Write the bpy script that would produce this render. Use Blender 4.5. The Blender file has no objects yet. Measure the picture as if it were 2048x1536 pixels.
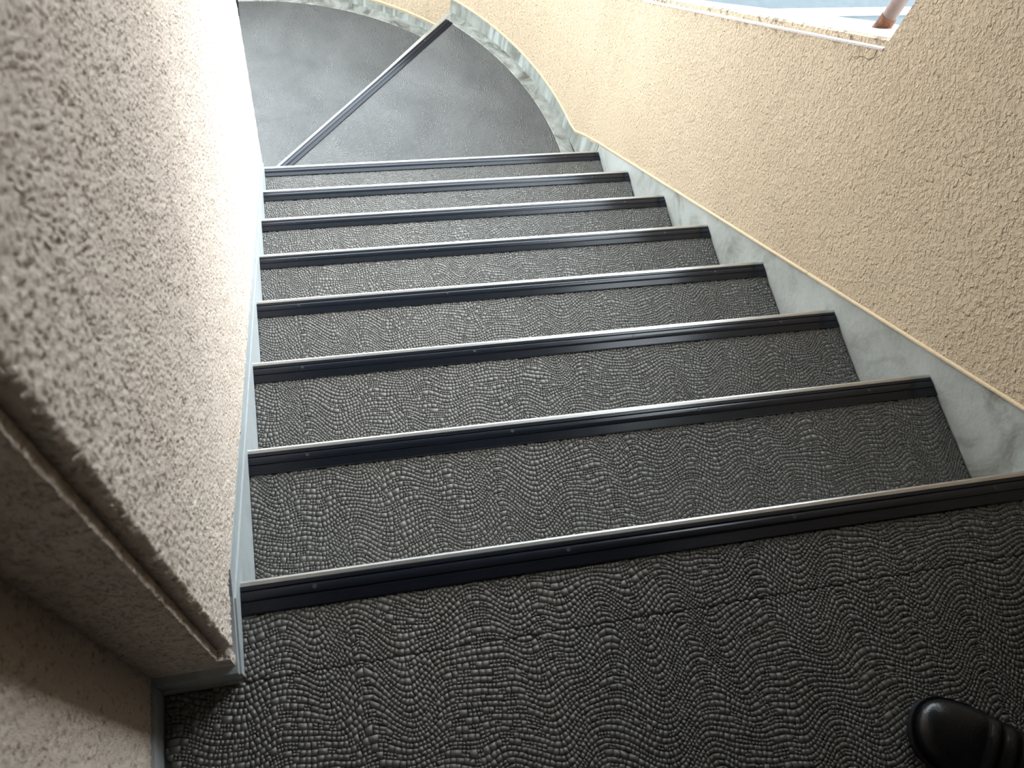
import bpy, bmesh, math, random
import numpy as np
from mathutils import Vector, Matrix

# ------------------------------------------------------------------ camera, world, exposure
sc = bpy.context.scene
COL = sc.collection
cam_d = bpy.data.cameras.new('camera')
cam = bpy.data.objects.new('camera', cam_d); COL.objects.link(cam)
CR = Vector((0.9734, -0.1798, 0.1421)); CD = Vector((-0.1007, -0.8925, -0.4396)); CF = Vector((0.2058, 0.4136, -0.8869))
CR.normalize(); CF = (CF - CR * CF.dot(CR)).normalized(); CD = CF.cross(CR)
rot = Matrix((CR, -CD, -CF)).transposed().to_4x4()
cam.matrix_world = Matrix.Translation((0.1376, -0.3100, 1.1944)) @ rot
cam_d.sensor_width = 36; cam_d.lens = 1772.62 * 36 / 2048
cam_d.clip_start = 0.02; cam_d.clip_end = 200
cam_d.dof.use_dof = True; cam_d.dof.focus_distance = 1.9; cam_d.dof.aperture_fstop = 11
sc.camera = cam

w = bpy.data.worlds.new('overcast_sky'); sc.world = w; w.use_nodes = True
nt = w.node_tree; nt.nodes.clear()
out = nt.nodes.new('ShaderNodeOutputWorld'); bg = nt.nodes.new('ShaderNodeBackground')
bg.inputs[0].default_value = (0.83, 0.93, 1.0, 1); bg.inputs[1].default_value = 9.0
nt.links.new(bg.outputs[0], out.inputs[0])
sun_d = bpy.data.lights.new('sun', 'SUN'); sun = bpy.data.objects.new('sun', sun_d); COL.objects.link(sun)
sun_d.energy = 6.2; sun_d.angle = math.radians(55); sun_d.color = (1, 0.97, 0.92)
sun.rotation_euler = Vector((-0.85, -0.42, -0.45)).to_track_quat('-Z', 'Y').to_euler()
sc.view_settings.view_transform = 'Standard'; sc.view_settings.look = 'None'
sc.view_settings.gamma = 1; sc.view_settings.use_curve_mapping = False
sc.view_settings.exposure = 0.0

# ------------------------------------------------------------------ measures (metres)
T = 0.27; RZ = 0.2074; W = 1.2788; CY = 1.97      # tread, rise, stair width, centre of the curved bay
Z7 = -7 * RZ; Z8 = -8 * RZ; Z9 = -9 * RZ; Z10 = -10 * RZ
SK = 0.085                                          # skirting height
rng = np.random.default_rng(7); random.seed(7)

# ------------------------------------------------------------------ helpers
def mesh_obj(name, verts, faces, m=None, parent=None, smooth=False, loc=None):
    me = bpy.data.meshes.new(name); me.from_pydata([tuple(v) for v in verts], [], faces); me.update()
    o = bpy.data.objects.new(name, me); COL.objects.link(o)
    if m: me.materials.append(m)
    if parent: o.parent = parent
    if loc: o.location = loc
    if smooth: me.polygons.foreach_set('use_smooth', [True] * len(me.polygons))
    return o
def bm_obj(name, bm, m=None, parent=None, smooth=False, loc=None):
    bmesh.ops.recalc_face_normals(bm, faces=bm.faces)
    me = bpy.data.meshes.new(name); bm.to_mesh(me); bm.free()
    o = bpy.data.objects.new(name, me); COL.objects.link(o)
    if m: me.materials.append(m)
    if parent: o.parent = parent
    if loc: o.location = loc
    if smooth: me.polygons.foreach_set('use_smooth', [True] * len(me.polygons))
    return o
def struct(o): o['kind'] = 'structure'; return o
def stuff(o): o['kind'] = 'stuff'; return o
def tag(o, label, cat, group=None):
    o['label'] = label; o['category'] = cat
    if group: o['group'] = group
    return o
def empty(name, loc=(0, 0, 0)):
    o = bpy.data.objects.new(name, None); o.location = loc; COL.objects.link(o); return o
def add_box(bm, a, b):
    vs = [bm.verts.new((x, y, z)) for z in (a[2], b[2]) for y in (a[1], b[1]) for x in (a[0], b[0])]
    for f in ((0, 2, 3, 1), (4, 5, 7, 6), (0, 1, 5, 4), (2, 6, 7, 3), (0, 4, 6, 2), (1, 3, 7, 5)):
        bm.faces.new([vs[i] for i in f])
def prism(name, poly, axis, a, b, m, parent=None, loc=None):
    """extrude polygon (list of 2-tuples) along axis 'x'/'y'/'z' from a to b"""
    bm = bmesh.new()
    def P(p, t):
        return {'x': (t, p[0], p[1]), 'y': (p[0], t, p[1]), 'z': (p[0], p[1], t)}[axis]
    A = [bm.verts.new(P(p, a)) for p in poly]; B = [bm.verts.new(P(p, b)) for p in poly]
    bm.faces.new(A); bm.faces.new(B[::-1])
    n = len(poly)
    for i in range(n): bm.faces.new((A[i], B[i], B[(i + 1) % n], A[(i + 1) % n]))
    return bm_obj(name, bm, m, parent, loc=loc)
def loft(name, rings, m, parent=None, smooth=False, closed_ring=True, caps=True):
    """rings: list of equal-length point lists"""
    bm = bmesh.new(); V = [[bm.verts.new(p) for p in r] for r in rings]; n = len(rings[0])
    for a, b in zip(V[:-1], V[1:]):
        for i in range(n if closed_ring else n - 1):
            j = (i + 1) % n
            bm.faces.new((a[i], a[j], b[j], b[i]))
    if caps and closed_ring:
        bm.faces.new(V[0][::-1]); bm.faces.new(V[-1])
    return bm_obj(name, bm, m, parent, smooth)

# ------------------------------------------------------------------ materials
def mat(name, col, rough=0.6, metal=0.0, spec=0.5, coat=0.0):
    m = bpy.data.materials.new(name); m.use_nodes = True
    b = m.node_tree.nodes['Principled BSDF']
    b.inputs['Base Color'].default_value = (*col, 1); b.inputs['Roughness'].default_value = rough
    b.inputs['Metallic'].default_value = metal; b.inputs['Specular IOR Level'].default_value = spec
    if coat: b.inputs['Coat Weight'].default_value = coat; b.inputs['Coat Roughness'].default_value = 0.12
    return m
class N:
    def __init__(s, m):
        s.m = m; s.t = m.node_tree; s.b = s.t.nodes['Principled BSDF']; s.co = s.t.nodes.new('ShaderNodeTexCoord').outputs['Object']
    def n(s, ty, **kw):
        x = s.t.nodes.new('ShaderNode' + ty)
        for k, v in kw.items(): setattr(x, k, v)
        return x
    def l(s, a, b): s.t.links.new(a, b)
    def mapped(s, scale, rotz=0):
        mp = s.n('Mapping'); mp.inputs['Scale'].default_value = scale; mp.inputs['Rotation'].default_value[2] = rotz
        s.l(s.co, mp.inputs[0]); return mp.outputs[0]
    def noise(s, scale, detail=3, rough=0.5, co=None, dist=0.0):
        x = s.n('TexNoise'); x.inputs['Scale'].default_value = scale; x.inputs['Detail'].default_value = detail
        x.inputs['Roughness'].default_value = rough; x.inputs['Distortion'].default_value = dist
        s.l(co or s.co, x.inputs['Vector']); return x.outputs['Fac']
    def ramp(s, v, stops, interp='LINEAR'):
        r = s.n('ValToRGB'); r.color_ramp.interpolation = interp
        e = r.color_ramp.elements
        while len(e) < len(stops): e.new(0.5)
        for i, (p, c) in enumerate(stops):
            e[i].position = p; e[i].color = (*c, 1) if isinstance(c, tuple) else (c, c, c, 1)
        s.l(v, r.inputs[0]); return r.outputs[0]
    def mix(s, f, a, b, mode='MIX'):
        x = s.n('Mix', data_type='RGBA', blend_type=mode)
        for v, i in ((f, 0), (a, 6), (b, 7)):
            if isinstance(v, (int, float)): x.inputs[i].default_value = v
            elif isinstance(v, tuple): x.inputs[i].default_value = (*v, 1)
            else: s.l(v, x.inputs[i])
        return x.outputs[2]
    def math(s, op, a, b=None, clamp=False):
        x = s.n('Math', operation=op, use_clamp=clamp)
        for i, v in enumerate((a, b)):
            if v is None: continue
            if isinstance(v, (int, float)): x.inputs[i].default_value = v
            else: s.l(v, x.inputs[i])
        return x.outputs[0]
    def xyz(s):
        x = s.n('SeparateXYZ'); s.l(s.co, x.inputs[0]); return x.outputs
    def bump(s, h, dist, strength=1.0, prev=None):
        x = s.n('Bump'); x.inputs['Distance'].default_value = dist; x.inputs['Strength'].default_value = strength
        s.l(h, x.inputs['Height'])
        if prev: s.l(prev, x.inputs['Normal'])
        return x.outputs[0]
    def col(s, v): s.l(v, s.b.inputs['Base Color'])
    def nor(s, v): s.l(v, s.b.inputs['Normal'])

# coarse stucco of the inner wall, coloured paler for the bright light on it (relief itself is modelled on the visible faces)
def stucco_lit(name, bump):
    m = mat(name, (0.6, 0.5, 0.41), 0.85, spec=0.25); k = N(m)
    c = k.ramp(k.noise(3, 3), [(0.3, (0.58, 0.505, 0.44)), (0.7, (0.66, 0.585, 0.515))])
    k.col(k.mix(k.ramp(k.noise(150, 3, 0.6), [(0.33, 0.75), (0.42, 0.0)]), c, (0.30, 0.235, 0.17)))
    if bump:
        h = k.ramp(k.noise(95, 3, 0.55), [(0.36, 0.0), (0.5, 0.8), (0.7, 1.0)])
        k.nor(k.bump(k.noise(420, 2), 0.0012, 1, k.bump(h, 0.004)))
    else: k.nor(k.bump(k.noise(500, 2), 0.0012))
    return m
M_PALE = stucco_lit('lit_stucco', True); M_LIT_D = stucco_lit('lit_stucco_modelled', False)
def stucco_beige():
    m = mat('beige_stucco', (0.6, 0.44, 0.27), 0.8, spec=0.3); k = N(m)
    c = k.ramp(k.noise(2.2, 4), [(0.25, (0.50, 0.385, 0.262)), (0.75, (0.57, 0.445, 0.312))])
    c = k.mix(k.ramp(k.noise(230, 2), [(0.62, 0.0), (0.72, 0.35)]), c, (0.72, 0.54, 0.34))
    # runs of rain dirt below the sloping parapet top, mould along its arris
    x, y, z = k.xyz()
    d = k.math('SUBTRACT', k.math('SUBTRACT', 0.704, k.math('MULTIPLY', y, 0.757)), z)   # drop below the parapet's inner arris
    st = k.ramp(k.noise(1, 3, 0.6, k.mapped((1, 26, 1.2))), [(0.60, 0.0), (0.70, 0.6)])
    fade = k.ramp(d, [(0.0, 1.0), (0.55, 0.0)])
    opened = k.math('GREATER_THAN', y, 0.869)
    c = k.mix(k.math('MULTIPLY', k.math('MULTIPLY', st, fade), k.math('MULTIPLY', opened, 0.5)), c, (0.30, 0.24, 0.16))
    mould = k.math('MULTIPLY', k.ramp(d, [(0.0, 1.0), (0.035, 0.0)]), k.ramp(k.noise(38, 4, 0.7), [(0.52, 0.0), (0.62, 0.9)]))
    c = k.mix(k.math('MULTIPLY', mould, opened), c, (0.13, 0.10, 0.07))
    k.col(c)
    a = k.ramp(k.noise(125, 3, 0.6), [(0.42, 0.0), (0.74, 1.0)])
    b = k.ramp(k.noise(68, 2, 0.5), [(0.57, 0.0), (0.68, 1.0)])
    k.nor(k.bump(a, 0.0036, 1, k.bump(b, 0.0016)))
    return m
M_BEIGE = stucco_beige()
def smooth_beige():
    m = mat('beige_render', (0.62, 0.47, 0.30), 0.7, spec=0.3); k = N(m)
    k.col(k.mix(k.ramp(k.noise(34, 4, 0.7), [(0.60, 0.0), (0.70, 0.55)]), (0.62, 0.47, 0.30), (0.25, 0.19, 0.12)))
    k.nor(k.bump(k.noise(160, 3), 0.002)); return m
M_BEAD = smooth_beige()
def sill_mat():
    m = mat('sill_render', (0.50, 0.44, 0.41), 0.8, spec=0.3); k = N(m)
    k.nor(k.bump(k.noise(120, 4), 0.003)); return m
M_SILL = sill_mat()
def concrete(name, c1, c2, stain, streak=0.0, rough=0.55):
    m = mat(name, c1, rough, spec=0.4); k = N(m)
    c = k.ramp(k.noise(6, 5, 0.6, dist=0.8), [(0.3, c1), (0.68, c2)])
    c = k.mix(k.ramp(k.noise(5, 6, 0.65, dist=1.2), [(0.50, 0.0), (0.66, 0.8)]), c, stain)
    if streak:
        s = k.ramp(k.noise(1, 3, 0.6, k.mapped((22, 22, 2.0))), [(0.45, 0.0), (0.58, streak)])
        c = k.mix(s, c, stain)
        s2 = k.ramp(k.noise(1, 2, 0.5, k.mapped((31, 31, 2.5), 0.7)), [(0.56, 0.0), (0.64, 0.6)])
        c = k.mix(s2, c, (0.42, 0.45, 0.44))
    k.col(c); k.nor(k.bump(k.noise(70, 4), 0.0015)); return m
M_CONC = concrete('cement_right', (0.29, 0.295, 0.27), (0.40, 0.41, 0.385), (0.16, 0.16, 0.135))
M_CONC_L = concrete('cement_left', (0.30, 0.335, 0.35), (0.35, 0.385, 0.40), (0.23, 0.26, 0.27))
M_CURVE = concrete('cement_curved', (0.24, 0.25, 0.22), (0.33, 0.34, 0.31), (0.13, 0.13, 0.11), 0.6)
def ledge_mat():
    m = mat('cement_ledge', (0.4, 0.4, 0.37), 0.6, spec=0.4); k = N(m)
    c = k.ramp(k.noise(11, 6, 0.7, dist=1.2), [(0.36, (0.12, 0.12, 0.10)), (0.50, (0.27, 0.275, 0.25)), (0.68, (0.42, 0.42, 0.39))])
    k.col(c); k.nor(k.bump(k.noise(90, 4), 0.0012)); return m
M_LEDGE = ledge_mat()
def vinyl():
    m = mat('vinyl', (0.085, 0.08, 0.072), 0.46, spec=0.7); k = N(m)
    c = k.ramp(k.noise(7, 4, 0.6), [(0.3, (0.090, 0.088, 0.081)), (0.7, (0.116, 0.114, 0.106))])
    c = k.mix(k.ramp(k.noise(60, 2), [(0.62, 0.0), (0.74, 0.3)]), c, (0.11, 0.085, 0.065))
    k.col(c)
    k.l(k.ramp(k.noise(14, 4), [(0.3, 0.33), (0.7, 0.43)]), k.b.inputs['Roughness'])
    k.nor(k.bump(k.noise(1300, 2), 0.0004)); return m
M_VINYL = vinyl()
def vinyl_winder():  # greyer vinyl of the winder treads, its tone varied by noise
    m = mat('winder_vinyl', (0.16, 0.16, 0.155), 0.45, spec=0.5); k = N(m)
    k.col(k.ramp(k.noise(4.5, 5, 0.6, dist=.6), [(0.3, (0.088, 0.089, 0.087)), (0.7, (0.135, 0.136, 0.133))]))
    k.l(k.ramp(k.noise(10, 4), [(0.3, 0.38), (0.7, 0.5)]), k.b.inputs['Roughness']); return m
M_WINDER = vinyl_winder()
def groove_mat():
    m = mat('vinyl_groove', (0.035, 0.033, 0.03), 0.7, spec=0.3); return m
M_GROOVE = groove_mat()
def rubber():
    m = mat('rubber_inset', (0.009, 0.012, 0.019), 0.27, spec=0.42); k = N(m)
    k.col(k.mix(k.ramp(k.noise(190, 3, 0.75), [(0.68, 0.0), (0.80, 0.3)]), (0.007, 0.010, 0.017), (0.03, 0.035, 0.045)))
    k.l(k.ramp(k.noise(30, 4), [(0.3, 0.19), (0.7, 0.22)]), k.b.inputs['Roughness']); return m
M_RUB = rubber()
M_METAL = mat('aluminium_edge', (0.58, 0.58, 0.57), 0.33, metal=0.9)
M_PLUG = mat('plug', (0.03, 0.036, 0.05), 0.35)
M_PLUG_R = mat('plug_ring', (0.30, 0.32, 0.34), 0.4, metal=0.5)

# ------------------------------------------------------------------ embossed cobble pattern (one big field, cut per sheet)
def build_field(U=2.6, V=1.75, h0=0.0077):
    r = np.random.default_rng(3)
    waves = []
    for amp, n, lo_, hi_ in ((0.27, 6, 0.10, 0.20), (0.17, 5, 0.05, 0.09)):
        for _ in range(n):
            lam = r.uniform(lo_, hi_); th = r.uniform(-0.45, 0.45)
            k = 2 * np.pi / lam; waves.append((k * math.cos(th), k * math.sin(th), r.uniform(0, 6.28), amp / k * r.uniform(.7, 1.2)))
    def g(u, v): return sum(a * np.sin(kx * u + ky * v + p) for kx, ky, p, a in waves)
    def gu(u, v): return sum(a * kx * np.cos(kx * u + ky * v + p) for kx, ky, p, a in waves)
    def gv(u, v): return sum(a * ky * np.cos(kx * u + ky * v + p) for kx, ky, p, a in waves)
    Q = []
    v = -0.1
    while v < V + 0.1:
        h = h0 * r.uniform(0.8, 1.22)
        us = np.arange(-0.15, U, 0.002)
        s = gu(us, v); th = h * np.clip(1 + gv(us, v), .45, 1.6) / np.sqrt(1 + s * s)      # local thickness of the row
        dens = np.concatenate([[0], np.cumsum(0.002 * np.sqrt(1 + s * s) / th)])          # arc length counted in square cells
        n = int(dens[-1] / 0.75); st = r.uniform(0.72, 1.12, n); big = r.random(n) < 0.15; st[big] *= 1.4
        js = np.cumsum(st); js = js[js < dens[-1]]
        uj = np.interp(js, dens[:-1], us)
        s = gu(uj, v)
        lo = np.stack([uj, v + g(uj, v)], 1)
        uu = uj - s / (1 + s * s) * h * 0.9
        hi = np.stack([uu, v + h + g(uu, v + h)], 1)
        q = np.stack([lo[:-1], lo[1:], hi[1:], hi[:-1]], 1)
        Q.append(q); v += h
    Q = np.concatenate(Q, 0)
    # split the largest cells into four so that big squares sit among small ones
    def area(q): 
        d1 = q[:, 2] - q[:, 0]; d2 = q[:, 3] - q[:, 1]
        return 0.5 * np.abs(d1[:, 0] * d2[:, 1] - d1[:, 1] * d2[:, 0])
    A = area(Q); sp = (A > 1.05 * h0 * h0) & (r.random(len(Q)) < 0.5)
    S = Q[sp]; K = Q[~sp]
    m01 = (S[:, 0] + S[:, 1]) / 2; m12 = (S[:, 1] + S[:, 2]) / 2; m23 = (S[:, 2] + S[:, 3]) / 2; m30 = (S[:, 3] + S[:, 0]) / 2; c = S.mean(1)
    parts = [np.stack(p, 1) for p in ((S[:, 0], m01, c, m30), (m01, S[:, 1], m12, c), (c, m12, S[:, 2], m23), (m30, c, m23, S[:, 3]))]
    Q = np.concatenate([K] + parts, 0)
    Q += r.normal(0, 0.00042, Q.shape)
    return Q
FIELD = build_field()
def sheet_relief(name, inside, clamp, off, parent, loc=(0, 0, 0), ztop=0.0, m=None):
    """cells of the embossing whose centre lies in inside(); vertices clamped to the sheet outline by clamp()"""
    q = FIELD + np.array(off)
    c = q.mean(1); k = inside(c[:, 0], c[:, 1]); q = q[k]; c = c[k]
    n = len(q)
    d = q - c[:, None]; L = np.linalg.norm(d, axis=2, keepdims=True) + 1e-9
    sz = L.mean(1, keepdims=True)
    base = c[:, None] + d * (1 - np.minimum(0.0003 / L, .45))
    top = c[:, None] + d * (1 - np.minimum(0.00085 / L, .5))
    h = 0.0010 + 0.00035 * rng.random((n, 1, 1))
    tilt = rng.normal(0, 0.02, (n, 1, 2))
    zt = h[..., 0] + (tilt * (top - c[:, None])).sum(2)
    pb = np.concatenate([base, np.full((n, 4, 1), 0.0)], 2); pt = np.concatenate([top, zt[..., None]], 2)
    V = np.concatenate([pb, pt], 1).reshape(-1, 3)
    V[:, 0], V[:, 1] = clamp(V[:, 0], V[:, 1]); V[:, 2] += ztop
    f = np.array([[4, 5, 6, 7], [0, 1, 5, 4], [1, 2, 6, 5], [2, 3, 7, 6], [3, 0, 4, 7]])
    F = (f[None] + 8 * np.arange(n)[:, None, None]).reshape(-1, 4)
    me = bpy.data.meshes.new(name)
    me.vertices.add(len(V)); me.vertices.foreach_set('co', V.ravel())
    me.loops.add(F.size); me.loops.foreach_set('vertex_index', F.ravel().astype(np.int32))
    me.polygons.add(len(F)); me.polygons.foreach_set('loop_start', np.arange(0, F.size, 4, dtype=np.int32))
    me.polygons.foreach_set('loop_total', np.full(len(F), 4, dtype=np.int32))
    me.update(calc_edges=True); me.materials.append(m or M_VINYL)
    o = bpy.data.objects.new(name, me); COL.objects.link(o); o.parent = parent; o.location = loc
    return stuff(o)

# ------------------------------------------------------------------ nosing: local x along the edge, y = 0 at the front, z = 0 on the tread
NW = 0.043
def nosing(parent, x0, x1, plugs, rotm=None, plug_look=None):
    """metal carrier and edge, ribbed rubber inset, screw plugs; all children of one nosing part"""
    pr = [(0.0, -0.022), (0.003, -0.022), (0.003, 0.0), (0.0022, 0.0030), (-0.0005, 0.0042), (-0.0052, 0.0042), (-0.0058, 0.0034), (-0.0058, 0.0004), (-NW, 0.0004), (-NW, -0.001), (0.0, -0.001)]
    root = prism('nosing', pr, 'x', x0, x1, M_METAL, parent)
    # rubber: narrow band, groove, wide rounded band, groove, band with fine ribs
    P = [(-0.0060, 0.0004), (-0.0060, 0.0036), (-0.0066, 0.0040), (-0.0108, 0.0042), (-0.0114, 0.0036), (-0.0116, 0.0018), (-0.0126, 0.0018), (-0.0128, 0.0036),
         (-0.0136, 0.0044), (-0.0160, 0.0050), (-0.0195, 0.0052), (-0.0230, 0.0048), (-0.0250, 0.0041), (-0.0256, 0.0034), (-0.0258, 0.0018), (-0.0270, 0.0018), (-0.0272, 0.0036), (-0.0278, 0.0042)]
    y = -0.0290
    while y > -0.0405:
        P += [(y, 0.0042), (y - 0.0003, 0.0037), (y - 0.0008, 0.0037), (y - 0.0011, 0.0042)]; y -= 0.0023
    P += [(-0.0420, 0.0039), (-0.0432, 0.0028), (-0.0436, 0.0004)]
    prism('rubber_inset', P, 'x', x0 + 0.0005, x1 - 0.0005, M_RUB, root)
    for px in plugs:
        bm = bmesh.new()
        bmesh.ops.create_cone(bm, cap_ends=True, segments=20, radius1=0.0032, radius2=0.0030, depth=0.0008, matrix=Matrix.Translation((px, -0.0180, 0.0053)))
        pl = bm_obj('screw_plug', bm, M_PLUG, root)
        bm = bmesh.new()
        for i in range(24):
            a = 2 * math.pi * i / 24; b = 2 * math.pi * (i + 1) / 24
            if 1 < i < 5: continue
            ps = []
            for (rr, zz) in ((0.0033, 0.0053), (0.0033, 0.0061), (0.0038, 0.0061), (0.0038, 0.0053)):
                ps.append([(px + rr * math.cos(t), -0.018 + rr * math.sin(t), zz) for t in (a, b)])
            for j in range(3): 
                vs = [bm.verts.new(p) for p in (ps[j][0], ps[j][1], ps[j + 1][1], ps[j + 1][0])]; bm.faces.new(vs)
    return root

ORD = ['first', 'second', 'third', 'fourth', 'fifth', 'sixth', 'seventh']
PLX = [0.098, 0.446, 0.794, 1.14]
offs = [(-0.3, -0.45), (-0.9, -0.7), (-0.1, -0.25), (-1.1, -0.33), (-0.55, -0.9), (-0.75, -0.2), (-0.25, -1.1)]
def rect_sheet(parent, x0, x1, y0, y1, off):
    bm = bmesh.new(); add_box(bm, (x0, y0, -0.002), (x1, y1, 0.0003))
    s = bm_obj('vinyl_sheet', bm, M_GROOVE, parent)
    sheet_relief('embossed_cobbles', lambda x, y: (x > x0) & (x < x1) & (y > y0) & (y < y1),
                 lambda x, y: (np.clip(x, x0, x1), np.clip(y, y0, y1)), off, s, ztop=0.0003)
    return s
GAP = 0.004
# ---- top landing
fl = empty('floor', (0, 0, 0)); struct(fl)
bm = bmesh.new(); add_box(bm, (-0.098, -1.5, -0.16), (W, -0.010, -0.002)); bm_obj('slab', bm, M_CONC, fl)
s = rect_sheet(fl, 0.0025, W - .003, -0.125, -NW + 0.0005, (offs[0][0], -0.85))
bm = bmesh.new(); add_box(bm, (-0.092, -1.5, -0.002), (W - .003, -0.125, 0.0003)); s2 = bm_obj('vinyl_sheet', bm, M_GROOVE, fl)
sheet_relief('embossed_cobbles', lambda x, y: (x > -0.092) & (x < W - .003) & (y > -0.72) & (y < -0.125),
             lambda x, y: (np.clip(x, -.092, W - .003), np.clip(y, -.72, -.125)), (offs[0][0], -0.85), s2, ztop=0.0003)
nosing(fl, 0.001, W - 0.001, PLX)
# ---- seven straight steps
for i in range(1, 8):
    st = empty('stair_step', (0, i * T, -i * RZ))
    bm = bmesh.new(); add_box(bm, (0.004, -T - 0.010, -RZ - 0.12 if i < 7 else -RZ + .006), (W - .001, -0.012, -0.002)); bm_obj('concrete_core', bm, M_CONC, st)
    bm = bmesh.new(); add_box(bm, (0.002, -T - 0.010, 0.0), (W - .002, -T - 0.0065, RZ - 0.003)); bm_obj('riser', bm, M_CONC, st)
    rect_sheet(st, 0.0028, W - .0035, -T - 0.0065, -NW + 0.0005, offs[i % 7])
    nosing(st, 0.001, W - 0.001, PLX)
    tag(st, {1: 'grey embossed stair step just below the top landing, widest in view',
             7: 'last straight grey stair step, its dark nosing touching the diagonal nosing'}.get(i, '%s straight grey stair step down from the top landing' % ORD[i - 1]),
        'step', 'straight stair steps')
# ---- winders
def ring_pts(r, a0, a1, n=24): return [(r * math.cos(math.radians(a0 + (a1 - a0) * i / n)), CY + r * math.sin(math.radians(a0 + (a1 - a0) * i / n))) for i in range(n + 1)]
NA = Vector((0.0, 2.024)); NB = Vector((0.847, 2.872)); ND = (NB - NA).normalized(); NN = Vector((ND.y, -ND.x))   # NN points back up the stair (+x,-y)
def winder(z, core_poly, sheet_poly, inside, clamp, off, label):
    st = empty('winder_step', (0, CY, z))
    P = lambda pl: [(x, y - CY) for x, y in pl]
    prism('concrete_core', P(core_poly), 'z', -0.198, -0.002, M_CONC, st)
    s = prism('vinyl_sheet', P(sheet_poly), 'z', -0.002, 0.0006, M_WINDER, st)
    sheet_relief('embossed_cobbles', lambda x, y: inside(x, y + CY), lambda x, y: (lambda a, b: (a, b - CY))(*clamp(x, y + CY)), off, s, ztop=0.0003, m=M_WINDER)
    tag(st, label, 'step', 'winder steps'); return st
def wedge8_in(x, y):
    return (np.hypot(x, y - CY) < 1.208) & (y > 1.87) & (x > 0.003) & ((x - NA.x) * NN.x + (y - NA.y) * NN.y > NW)
def radial(x, y, R):
    d = np.hypot(x, y - CY); k = np.where(d > R, R / d, 1.0); return x * k, CY + (y - CY) * k
def wedge8_cl(x, y):
    x, y = radial(x, y, 1.208); e = (x - NA.x) * NN.x + (y - NA.y) * NN.y - NW
    e = np.minimum(e, 0); return x - e * NN.x, y - e * NN.y
arc8 = ring_pts(1.262, -4, 47.5); arc8i = ring_pts(1.209, -4, 47)
w8 = winder(Z8, [(0.004, 1.886), (1.258, 1.886)] + arc8 + [(0.0, NA.y - 0.012)], [(0.002, 1.882), (1.204, 1.882)] + arc8i + [(0.002, 2.02)],
            wedge8_in, wedge8_cl, (-0.2, -0.6), 'pale wedge shaped winder step between the last straight nosing and the diagonal one')
lr = [[(r * c, CY + r * s_, z) for r, z in ((1.208, Z8 - .001), (1.21, Z8 + 0.0035), (1.262, Z8 + 0.0045), (1.262, Z8 - .001))]
      for c, s_ in [(math.cos(math.radians(a)), math.sin(math.radians(a))) for a in np.linspace(-4, 46.8, 30)]]
def local_loft(name, rings, m, parent, smooth=False):
    o = loft(name, [[(x - parent.location.x, y - parent.location.y, z - parent.location.z) for x, y, z in r] for r in rings], m, parent, smooth); return o
local_loft('cement_margin', lr, M_LEDGE, w8)
# diagonal nosing: built straight, then turned onto the spoke
nroot = nosing(w8, 0.012, 1.175, [0.36, 0.685, 1.0])
nroot.location = (NA.x, NA.y - CY, 0); nroot.rotation_euler = (0, 0, math.atan2(ND.y, ND.x))
def w9_in(x, y): return (np.hypot(x, y - CY) < 1.25) & (x > -0.118 + NW) & (y > 1.9) & ((x - NA.x) * NN.x + (y - NA.y) * NN.y < 0.02)
def w9_cl(x, y):
    x, y = radial(x, y, 1.25); return np.maximum(x, -0.118 + NW), y
w9 = winder(Z9, [(-0.105, 1.892), (0.05, 1.892)] + ring_pts(1.302, 40, 94.6), [(-0.1, 1.9), (0.0, 1.9)] + ring_pts(1.25, 40, 94.5), w9_in, w9_cl, (-0.5, -0.3),
            'grey winder step beyond the diagonal nosing, at the top of the stair well')
lr = [[(r * math.cos(math.radians(a)), CY + r * math.sin(math.radians(a)), z) for r, z in ((1.248, Z9 - .001), (1.25, Z9 + 0.0035), (1.302, Z9 + 0.0045), (1.302, Z9 - .001))] for a in np.linspace(40, 94.6, 30)]
local_loft('cement_margin', lr, M_LEDGE, w9)
n9 = nosing(w9, 0.0, 1.24, [0.1, 0.44, 0.79]); n9.location = (-0.118, 0.03, 0); n9.rotation_euler = (0, 0, math.radians(90))
w10 = empty('winder_step', (0, CY, Z10))
prism('concrete_core', [(0.03, -0.05)] + [(x, y - CY) for x, y in ring_pts(1.288, 80, 180, 40)] + [(-0.098, -0.05)], 'z', -0.204, 0, M_VINYL, w10)
tag(w10, 'lowest winder step, hidden behind the end of the inner wall', 'step', 'winder steps')

# ------------------------------------------------------------------ outer wall (right): slab by the landing, sloping parapet, curved bay
def skirt_top(y): return 0.068 - 0.779 * y
def out_st(y=None, a=None):
    pass
RW = 1.262
# pier beside the landing, up to the jamb of the opening
JY = 0.868
TH = 0.20
CEIL = 2.35
prism('wall_right', [(-1.5, SK), (-0.022, SK), (JY, skirt_top(JY)), (JY, CEIL + .1), (-1.5, CEIL + .1)], 'x', W - 0.004, W + TH, M_BEIGE)
struct(bpy.data.objects['wall_right'])
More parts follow.
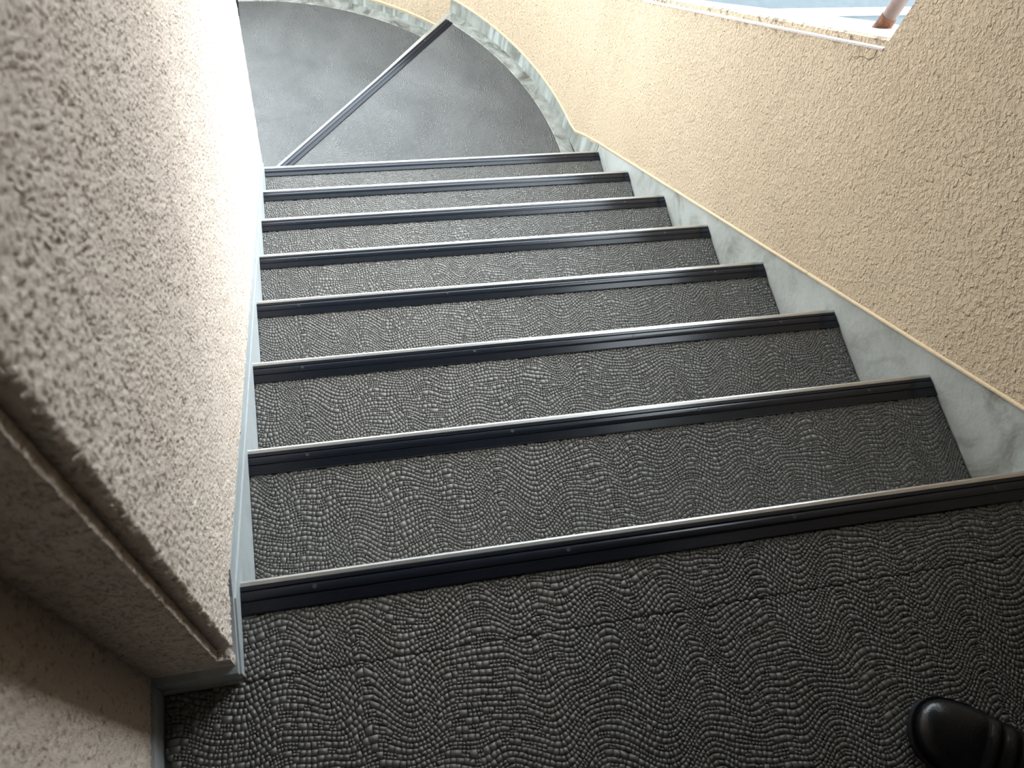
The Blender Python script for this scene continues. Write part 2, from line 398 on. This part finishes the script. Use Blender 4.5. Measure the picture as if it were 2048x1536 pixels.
# parapet below the opening: straight then round the bay. stations: (x_in,y_in,nx,ny,zbot,ztop)
S = []
for y in np.linspace(JY, 1.90, 16): S.append((W - 0.004, y, 1, 0, skirt_top(y), 0.6985 - 0.757 * y))
for a in np.linspace(2, 47, 24):
    ar = math.radians(a); r = 1.258 + 0.017 * (1 - min(1, a / 8)); y = CY + r * math.sin(ar)
    S.append((r * math.cos(ar), y, math.cos(ar), math.sin(ar), max(skirt_top(y), Z8 + SK), 0.6985 - 0.757 * 1.97 - 0.30 * math.radians(a) * 1.25))
S2 = []
for a in np.linspace(47, 180, 50):
    ar = math.radians(a); r = 1.296
    S2.append((r * math.cos(ar), CY + r * math.sin(ar), math.cos(ar), math.sin(ar), Z9 + SK - 0.02 if a < 96 else Z9 - .5, 0.6985 - 0.757 * 1.97 - 0.30 * ar * 1.25))
def thick(y): return float(np.interp(y, [1.15, 1.35, 1.65], [0.195, 0.145, 0.075]))
def para(name, ST):
    rings = []
    for x, y, nx, ny, zb, zt in ST:
        th = thick(y)
        rings.append([(x, y, zb), (x, y, zt), (x + nx * .012, y + ny * .012, zt + .002), (x + nx * .013, y + ny * .013, zt + .0175),
                      (x + nx * .020, y + ny * .020, zt + .022), (x + nx * th, y + ny * th, zt + .021), (x + nx * th, y + ny * th, zb - .25)])
    return struct(loft(name, rings, M_BEIGE))
pw = para('wall_front', S); pw2 = para('wall_front', S2)
# outside of the parapet: sill finish, and plaster arris line
def sill(name, ST, parent):
    rings = []
    for x, y, nx, ny, zb, zt in ST:
        rings.append([(x + nx * a, y + ny * a, zt + z) for a, z in ((.018, .018), (.021, .0245), (thick(y) + .006, .0235), (thick(y) + .006, .004), (.021, .004))])
    return loft(name, rings, M_SILL, parent)
sill('sill', S, pw); sill('sill', S2, pw2)
def bead(name, ST, m, dz0, dz1, proud, parent):
    rings = []
    for x, y, nx, ny, zb, zt in ST:
        rings.append([(x + nx * .004, y + ny * .004, zb + dz0), (x - nx * proud, y - ny * proud, zb + dz0 + .002), (x - nx * proud, y - ny * proud, zb + dz1), (x + nx * .002, y + ny * .002, zb + dz1 + .004)])
    return loft(name, rings, m, parent)
S0 = [(W - 0.004, y, 1, 0, z, 0) for y, z in ((-1.5, SK), (-0.022, SK), (JY, skirt_top(JY)))]
bead('plaster_bead', S0, M_BEAD, -.003, .003, .004, bpy.data.objects['wall_right'])
bead('plaster_bead', S, M_BEAD, -.003, .003, .004, pw)
bead('plaster_bead', S2, M_BEAD, -.003, .003, .003, pw2)
arr = [[(x + nx * a, y + ny * a, zt + z) for a, z in ((-.0015, -.004), (-.0015, .001), (.000, .003), (.0125, .003), (.0125, -.004))] for x, y, nx, ny, zb, zt in S]
loft('arris_ledge', arr, M_SILL, pw)
# skirtings
def skirt_loft(name, ST, m, zb_of, inset=0.0):
    rings = []
    for (x, y, nx, ny, zb, zt) in ST:
        b = zb_of(x, y)
        rings.append([(x + nx * (inset), y + ny * inset, b), (x + nx * inset, y + ny * inset, zb + .002), (x + nx * (TH), y + ny * TH, zb + .002), (x + nx * TH, y + ny * TH, b)])
    return struct(loft(name, rings, m))
SS = [(W, y, 1, 0, z, 0) for y, z in [(-1.5, SK), (-0.022, SK)] + [(y, skirt_top(y)) for y in np.linspace(0.0, 1.90, 14)]]
skirt_loft('baseboard_right', SS, M_CONC, lambda x, y: min(-0.1, -0.78 * y - 0.45))
SC = []
for a in np.linspace(-3, 47.2, 30):
    ar = math.radians(a); r = 1.262 + 0.0168 * max(0, 1 - max(0, a) / 8); y = CY + r * math.sin(ar)
    SC.append((r * math.cos(ar), y, math.cos(ar), math.sin(ar), max(skirt_top(y), Z8 + SK), 0))
skirt_loft('baseboard_curved', SC, M_CURVE, lambda x, y: Z8 - .35)
SD = []
for a in np.linspace(47.2, 98, 34):
    ar = math.radians(a); SD.append((1.302 * math.cos(ar), CY + 1.302 * math.sin(ar), math.cos(ar), math.sin(ar), Z9 + SK - 0.02, 0))
skirt_loft('baseboard_far', SD, M_CURVE, lambda x, y: Z9 - .35)
# crack below the end of the sill
ck = [(.882, .028), (.878, .010), (.886, -.004), (.905, -.014), (.914, -.022), (.918, -.032), (.933, -.040), (.934, -.052), (.928, -.060)]
vs = []; fs = []
for i, (y, z) in enumerate(ck):
    wd = 0.0011 * (1 - 0.5 * i / len(ck)); vs += [(W - .0049, y - wd, z), (W - .0049, y + wd, z + .0004)]
    if i: fs.append((2 * i - 2, 2 * i - 1, 2 * i + 1, 2 * i))
M_CRACK = mat('crack', (0.14, 0.10, 0.06), 0.9)
mesh_obj('crack', vs, fs, M_CRACK, pw)

# ------------------------------------------------------------------ inner (left) wall with modelled stucco relief on its stair face
def smooth_noise(shape, lam, seed):
    r = np.random.default_rng(seed); a = r.normal(size=shape); F = np.fft.rfft2(a)
    ky = np.fft.fftfreq(shape[0])[:, None]; kx = np.fft.rfftfreq(shape[1])[None]
    k = np.hypot(kx, ky); k0 = 1 / lam
    F *= np.exp(-((k - k0) / (0.45 * k0)) ** 2); b = np.fft.irfft2(F, s=shape); return b / b.std()
def relief(shape, step, seed):
    a = smooth_noise(shape, 0.0082 / step, seed); b = smooth_noise(shape, 0.0055 / step, seed + 1); big = smooth_noise(shape, 0.05 / step, seed + 2)
    h = np.tanh(a * 0.9 + 0.5 * b + 0.5) * 0.0011 + b * 0.00035
    pit = np.clip(-(a + 0.7 * b) - 1.2, 0, 1.4); h -= pit * 0.0042
    return h + big * 0.0004
def grid_mesh(name, X, Y, Z, m, parent=None, flip=False):
    n0, n1 = X.shape; V = np.stack([X, Y, Z], 2).reshape(-1, 3)
    i = np.arange(n0 - 1)[:, None] * n1 + np.arange(n1 - 1)[None]
    F = np.stack([i, i + 1, i + n1 + 1, i + n1], 2).reshape(-1, 4)
    if flip: F = F[:, ::-1]
    me = bpy.data.meshes.new(name); me.vertices.add(len(V)); me.vertices.foreach_set('co', V.ravel())
    me.loops.add(F.size); me.loops.foreach_set('vertex_index', F.ravel().astype(np.int32))
    me.polygons.add(len(F)); me.polygons.foreach_set('loop_start', np.arange(0, F.size, 4, dtype=np.int32))
    me.polygons.foreach_set('loop_total', np.full(len(F), 4, dtype=np.int32)); me.update(calc_edges=True)
    me.polygons.foreach_set('use_smooth', np.ones(len(F), dtype=bool)); me.materials.append(m)
    o = bpy.data.objects.new(name, me); COL.objects.link(o)
    if parent: o.parent = parent
    return o
def lz(y): return min(0.078, 0.072 - 0.768 * y) if y > 0 else 0.075
EY = 1.885
wl = prism('wall_left', [(-0.098, 0.09), (-.004, 0.075), (EY - .004, 0.072 - .768 * EY), (EY - .004, CEIL + .1), (-.098, CEIL + .1)], 'x', -0.098, -0.004, M_PALE)
struct(wl)
step = 0.0026
ys = np.arange(-0.098, EY, step); ts = np.concatenate([np.arange(0, 1.0, step), ]); 
Yg, Tg = np.meshgrid(ys, ts, indexing='ij')
zb = np.where(Yg < 0, 0.075, np.minimum(0.075, 0.072 - 0.768 * Yg)); zb = np.where(Yg < 0, 0.080, zb)
H = relief(Yg.shape, step, 11)
H[0] = -0.004; H[-1] = -.004
Xg = H - 0.0005; Xg[:, 0] = -0.004
Zg = zb + Tg + (0.0 if True else 0)
grid_mesh('stucco_face', Xg, Yg + smooth_noise(Yg.shape, 4, 99) * 0.0004 * (np.arange(len(ys)) < 4)[:, None], Zg, M_LIT_D, wl, flip=True)
# plain upper part of the face
mesh_obj('stucco_upper_face', [(0, -.1, 1.05), (0, EY, 0.072 - .768 * EY + .99), (0, EY, CEIL), (0, -.1, CEIL)], [(0, 1, 2, 3)], M_PALE, wl)
# end of the wall: recessed strip at the corner, proud face beyond, filled block at the foot
YE = -0.099; YF = -0.1105; XS = -0.0165; XA = -0.098
prism('end_face', [(XA, YF), (XS, YF), (XS, YE), (XA, YE)], 'z', 0.047, CEIL, M_PALE, wl)
prism('corner_block', [(XS, YF), (-0.0015, YF), (-0.0005, YE), (XS, YE)], 'z', 0.045, 0.094, M_PALE, wl)
# rough stucco edge on the step that catches the light
zs = np.arange(0.09, 1.1, 0.0026); xs = np.linspace(0, 0.0120, 6)
Zr, Yr = np.meshgrid(zs, xs, indexing='ij'); hr = relief((len(zs), 6), 0.0026, 31)
grid_mesh('step_side', XS + 0.0006 + hr * .8 * (Yr < .0115), YF - 0.0005 + Yr, Zr, M_LIT_D, wl, flip=False)
# corner wall by the landing (left, near)
wn = prism('wall_left', [(-1.5, 0.05), (YF, 0.05), (YF, CEIL + .1), (-1.5, CEIL + .1)], 'x', -0.25, XA - .001, M_PALE); struct(wn)
prism('wall_return', [(-.25, YF - .002), (XA + .0, YF - .002), (XA + .0, -.095), (-.25, -.095)], 'z', 0.0, CEIL, M_PALE, wn)
ys2 = np.arange(-0.55, YF, 0.0032); z2 = np.arange(0.05, 0.75, 0.0032); Yg, Zg = np.meshgrid(ys2, z2, indexing='ij')
H2 = relief(Yg.shape, 0.0032, 51); grid_mesh('stucco_face', XA + H2 * .8, Yg, Zg, M_LIT_D, wn, flip=True)
# skirting of the inner wall
st_pts = [(-0.1195, 0.0)] 
bl = prism('baseboard_left', [(-0.1195, -0.1), (-0.1195, 0.046), (-0.03, 0.062), (0.0, 0.074), (0.05, 0.036), (EY, 0.074 - 0.768 * EY), (EY, -1.9), (0.5, -.9)], 'x', -0.13, 0.0012, M_CONC_L); struct(bl)
prism('mortar_fillet', [(-0.118, 0.0), (-0.118, 0.030), (-0.03, 0.050), (0.0, 0.030), (EY, 0.030 - 0.768 * EY), (EY, -1.9), (0.5, -.9)], 'x', 0.001, 0.0035, M_CONC_L, bl)
bn = prism('baseboard_near', [(-1.5, -.1), (-0.121, -.1), (-0.121, .052), (-1.5, .052)], 'x', -0.13, XA + 0.004, M_CONC_L); struct(bn)

# ------------------------------------------------------------------ rest of the shell
bm = bmesh.new(); add_box(bm, (-0.3, -1.62, -.1), (W + TH, -1.5, CEIL + .1)); struct(bm_obj('wall_back', bm, mat('dark_back_wall', (0.08, 0.065, 0.05), 0.6)))  # unseen wall, coloured dark to cut bounce light at the landing
M_CEIL = mat('painted_soffit', (0.22, 0.21, 0.19), 0.8)
struct(prism('ceiling', [(-1.5, CEIL), (0.1, CEIL), (1.95, CEIL - 1.42), (1.95, CEIL - 1.22), (0.1, CEIL + .2), (-1.5, CEIL + .2)], 'x', -0.1, W + .05, M_CEIL))
struct(prism('ceiling', [(1.6, 1.95)] + ring_pts(1.6, 0, 180, 40) + [(-1.6, 1.95)], 'z', CEIL - 1.42, CEIL - 1.22, M_CEIL))
struct(prism('ceiling', [(0.0, 0.8), (1.95, -0.1), (1.95, 0.1), (0.0, 1.0)], 'x', -1.6, -0.1, M_CEIL))
# far side parapet of the next flight (beyond the inner wall)
struct(prism('wall_far_left', [(-.4, -2.6), (CY, -2.6), (CY, -1.9 + .3), (-.4, -1.9 + .3)], 'x', -1.5, -1.296, M_BEIGE))
# flat dark door added out of view by the landing to block bounced light
M_BLOCKER = mat('dark_bounce_blocker', (0.055, 0.04, 0.03), 0.45)
dr = empty('bounce_blocker_door', (W - .004, -0.68, 0.0)); struct(dr)
bm = bmesh.new(); add_box(bm, (-0.03, -0.42, 0.012), (0, 0.42, 2.05)); bm_obj('blocker_leaf', bm, M_BLOCKER, dr)
for yy in (-0.46, 0.46):
    bm = bmesh.new(); add_box(bm, (-0.045, yy - .04, 0), (0, yy + .04, 2.09)); bm_obj('blocker_frame', bm, M_BLOCKER, dr)
tube_pts = [Vector((-0.03, -.34, 1.0)), Vector((-0.075, -.34, 1.0)), Vector((-0.08, -.33, 1.0)), Vector((-0.08, -.22, 1.0))]
# ------------------------------------------------------------------ handrail post on the sill
M_PIPE = mat('pipe_paint', (0.33, 0.24, 0.21), 0.45); k = N(M_PIPE)
k.col(k.mix(k.ramp(k.noise(16, 4), [(0.45, 0.0), (0.62, 0.8)]), (0.20, 0.155, 0.14), (0.14, 0.07, 0.045)))
M_RUST = mat('rust', (0.30, 0.10, 0.035), 0.8); k = N(M_RUST)
k.col(k.ramp(k.noise(60, 5, 0.7), [(0.35, (0.05, 0.025, 0.018)), (0.6, (0.20, 0.075, 0.032))])); k.nor(k.bump(k.noise(120, 4), .003))
def sillz(y): return 0.6985 - 0.757 * y + 0.0235
hr = empty('handrail', (W + 0.118, 1.035, sillz(1.035))); tag(hr, 'rusty painted pipe post of a handrail standing on the sill', 'handrail')
def tube(name, pts, r, m, parent, seg=20):
    rings = []
    for i, p in enumerate(pts):
        d = (pts[min(i + 1, len(pts) - 1)] - pts[max(i - 1, 0)]).normalized()
        u = d.orthogonal().normalized(); v = d.cross(u); rr = r[i] if isinstance(r, (list, tuple)) else r
        rings.append([tuple(p + rr * (math.cos(2 * math.pi * j / seg) * u + math.sin(2 * math.pi * j / seg) * v)) for j in range(seg)])
    return loft(name, rings, m, parent, True)
tube('post', [Vector((0, 0, z)) for z in (0.02, 0.3, 0.62)], 0.0160, M_PIPE, hr)
tube('rusty_foot', [Vector((0, 0, z)) for z in (-0.012, 0.0, 0.012, 0.03, 0.034)], [0.0205, 0.0195, 0.0178, 0.0172, 0.0162], M_RUST, hr)
tube('rail', [Vector((0, t, 0.62 - .757 * t)) for t in (-0.15, 0.3, 0.8)], 0.019, M_PIPE, hr)
tube('blocker_handle', tube_pts, 0.009, M_METAL, dr, 12)
# ------------------------------------------------------------------ outside
def asphalt():
    m = mat('asphalt', (0.12, 0.16, 0.20), 0.9); k = N(m)
    k.col(k.ramp(k.noise(9, 6, 0.8), [(0.3, (0.035, 0.046, 0.052)), (0.7, (0.052, 0.067, 0.075))])); return m
bm = bmesh.new(); add_box(bm, (1.9, -40, -3.3), (60, 60, -3.0)); struct(bm_obj('ground', bm, asphalt()))
M_KERB = mat('pale_kerb', (0.65, 0.66, 0.66), 0.8)
kb = prism('kerb', [(1.95, 4.308), (30, 4.308), (30, 4.372), (1.95, 4.372)], 'z', -3.0, -2.985, M_KERB); struct(kb)

# ------------------------------------------------------------------ shoe
def leather():
    m = mat('black_leather', (0.0035, 0.004, 0.005), 0.25, spec=0.4); k = N(m)
    k.nor(k.bump(k.noise(350, 3), 0.0004)); return m
M_LEA = leather(); M_SOLE = mat('black_sole', (0.012, 0.013, 0.016), 0.5)
sh = empty('leather_shoe', (0.868, -0.314, 0.002)); sh.rotation_euler = (0, 0, math.atan2(-0.62, 0.785))
tag(sh, 'black polished leather shoe on the top landing, only the toe in view', 'shoe')
# local: x from toe (0) to heel (0.29); half widths left/right, height
prof = [(0.000, .004, .004, .016), (0.003, .018, .018, .024), (0.010, .029, .030, .031), (0.022, .038, .040, .037), (0.040, .0445, .046, .041), (0.060, .048, .049, .044), (0.078, .050, .050, .0465),
        (0.086, .0505, .050, .0460), (0.092, .051, .050, .0550), (0.098, .051, .050, .0480), (0.106, .051, .0495, .0480), (0.113, .051, .0495, .0590), (0.120, .051, .049, .0520), (0.128, .050, .048, .0530), (0.135, .050, .048, .0635), (0.143, .049, .047, .058),
        (0.155, .047, .045, .066), (0.175, .043, .041, .078), (0.200, .039, .038, .090), (0.230, .037, .036, .095), (0.260, .036, .035, .092), (0.280, .030, .029, .088), (0.290, .018, .018, .080), (0.293, .004, .004, .070)]
rings = []
for x, l, r_, h in prof:
    ring = []
    for j in range(28):
        a = math.pi * j / 27
        c, s_ = math.cos(a), math.sin(a)
        wd = (l if c > 0 else r_)
        ring.append((x, math.copysign(abs(c) ** 0.8, c) * wd, 0.010 + (h - 0.010) * s_ ** 0.72))
    rings.append(ring)
loft('upper', rings, M_LEA, sh, True)
def sole_ring(x, l, r_, g, z): return
so = []
out_pts = [(x, l + .004, r_ + .004) for x, l, r_, h in prof]
out_pts = [(-0.0035, .010, .010)] + [(x - .0025 * max(0, 1 - x / .03), l, r_) for x, l, r_ in out_pts[1:]]
poly = [(-0.0045, 0)] + [(x, l) for x, l, r_ in out_pts] + [(0.297, 0)] + [(x, -r_) for x, l, r_ in out_pts[::-1]]
prism('sole', poly, 'z', 0.0, 0.011, M_SOLE, sh)
welt = [(x, y) for x, y in poly]
prism('welt', [(x * 1.0, y * 0.985) for x, y in welt], 'z', 0.011, 0.014, M_LEA, sh)
lace = [Vector((0.152, -.018, .066)), Vector((0.156, 0, .071)), Vector((0.152, .018, .066))]
for t in range(4):
    tube('lace', [p + Vector((t * .014, 0, t * .0068)) for p in lace], 0.0018, M_SOLE, sh, 8)
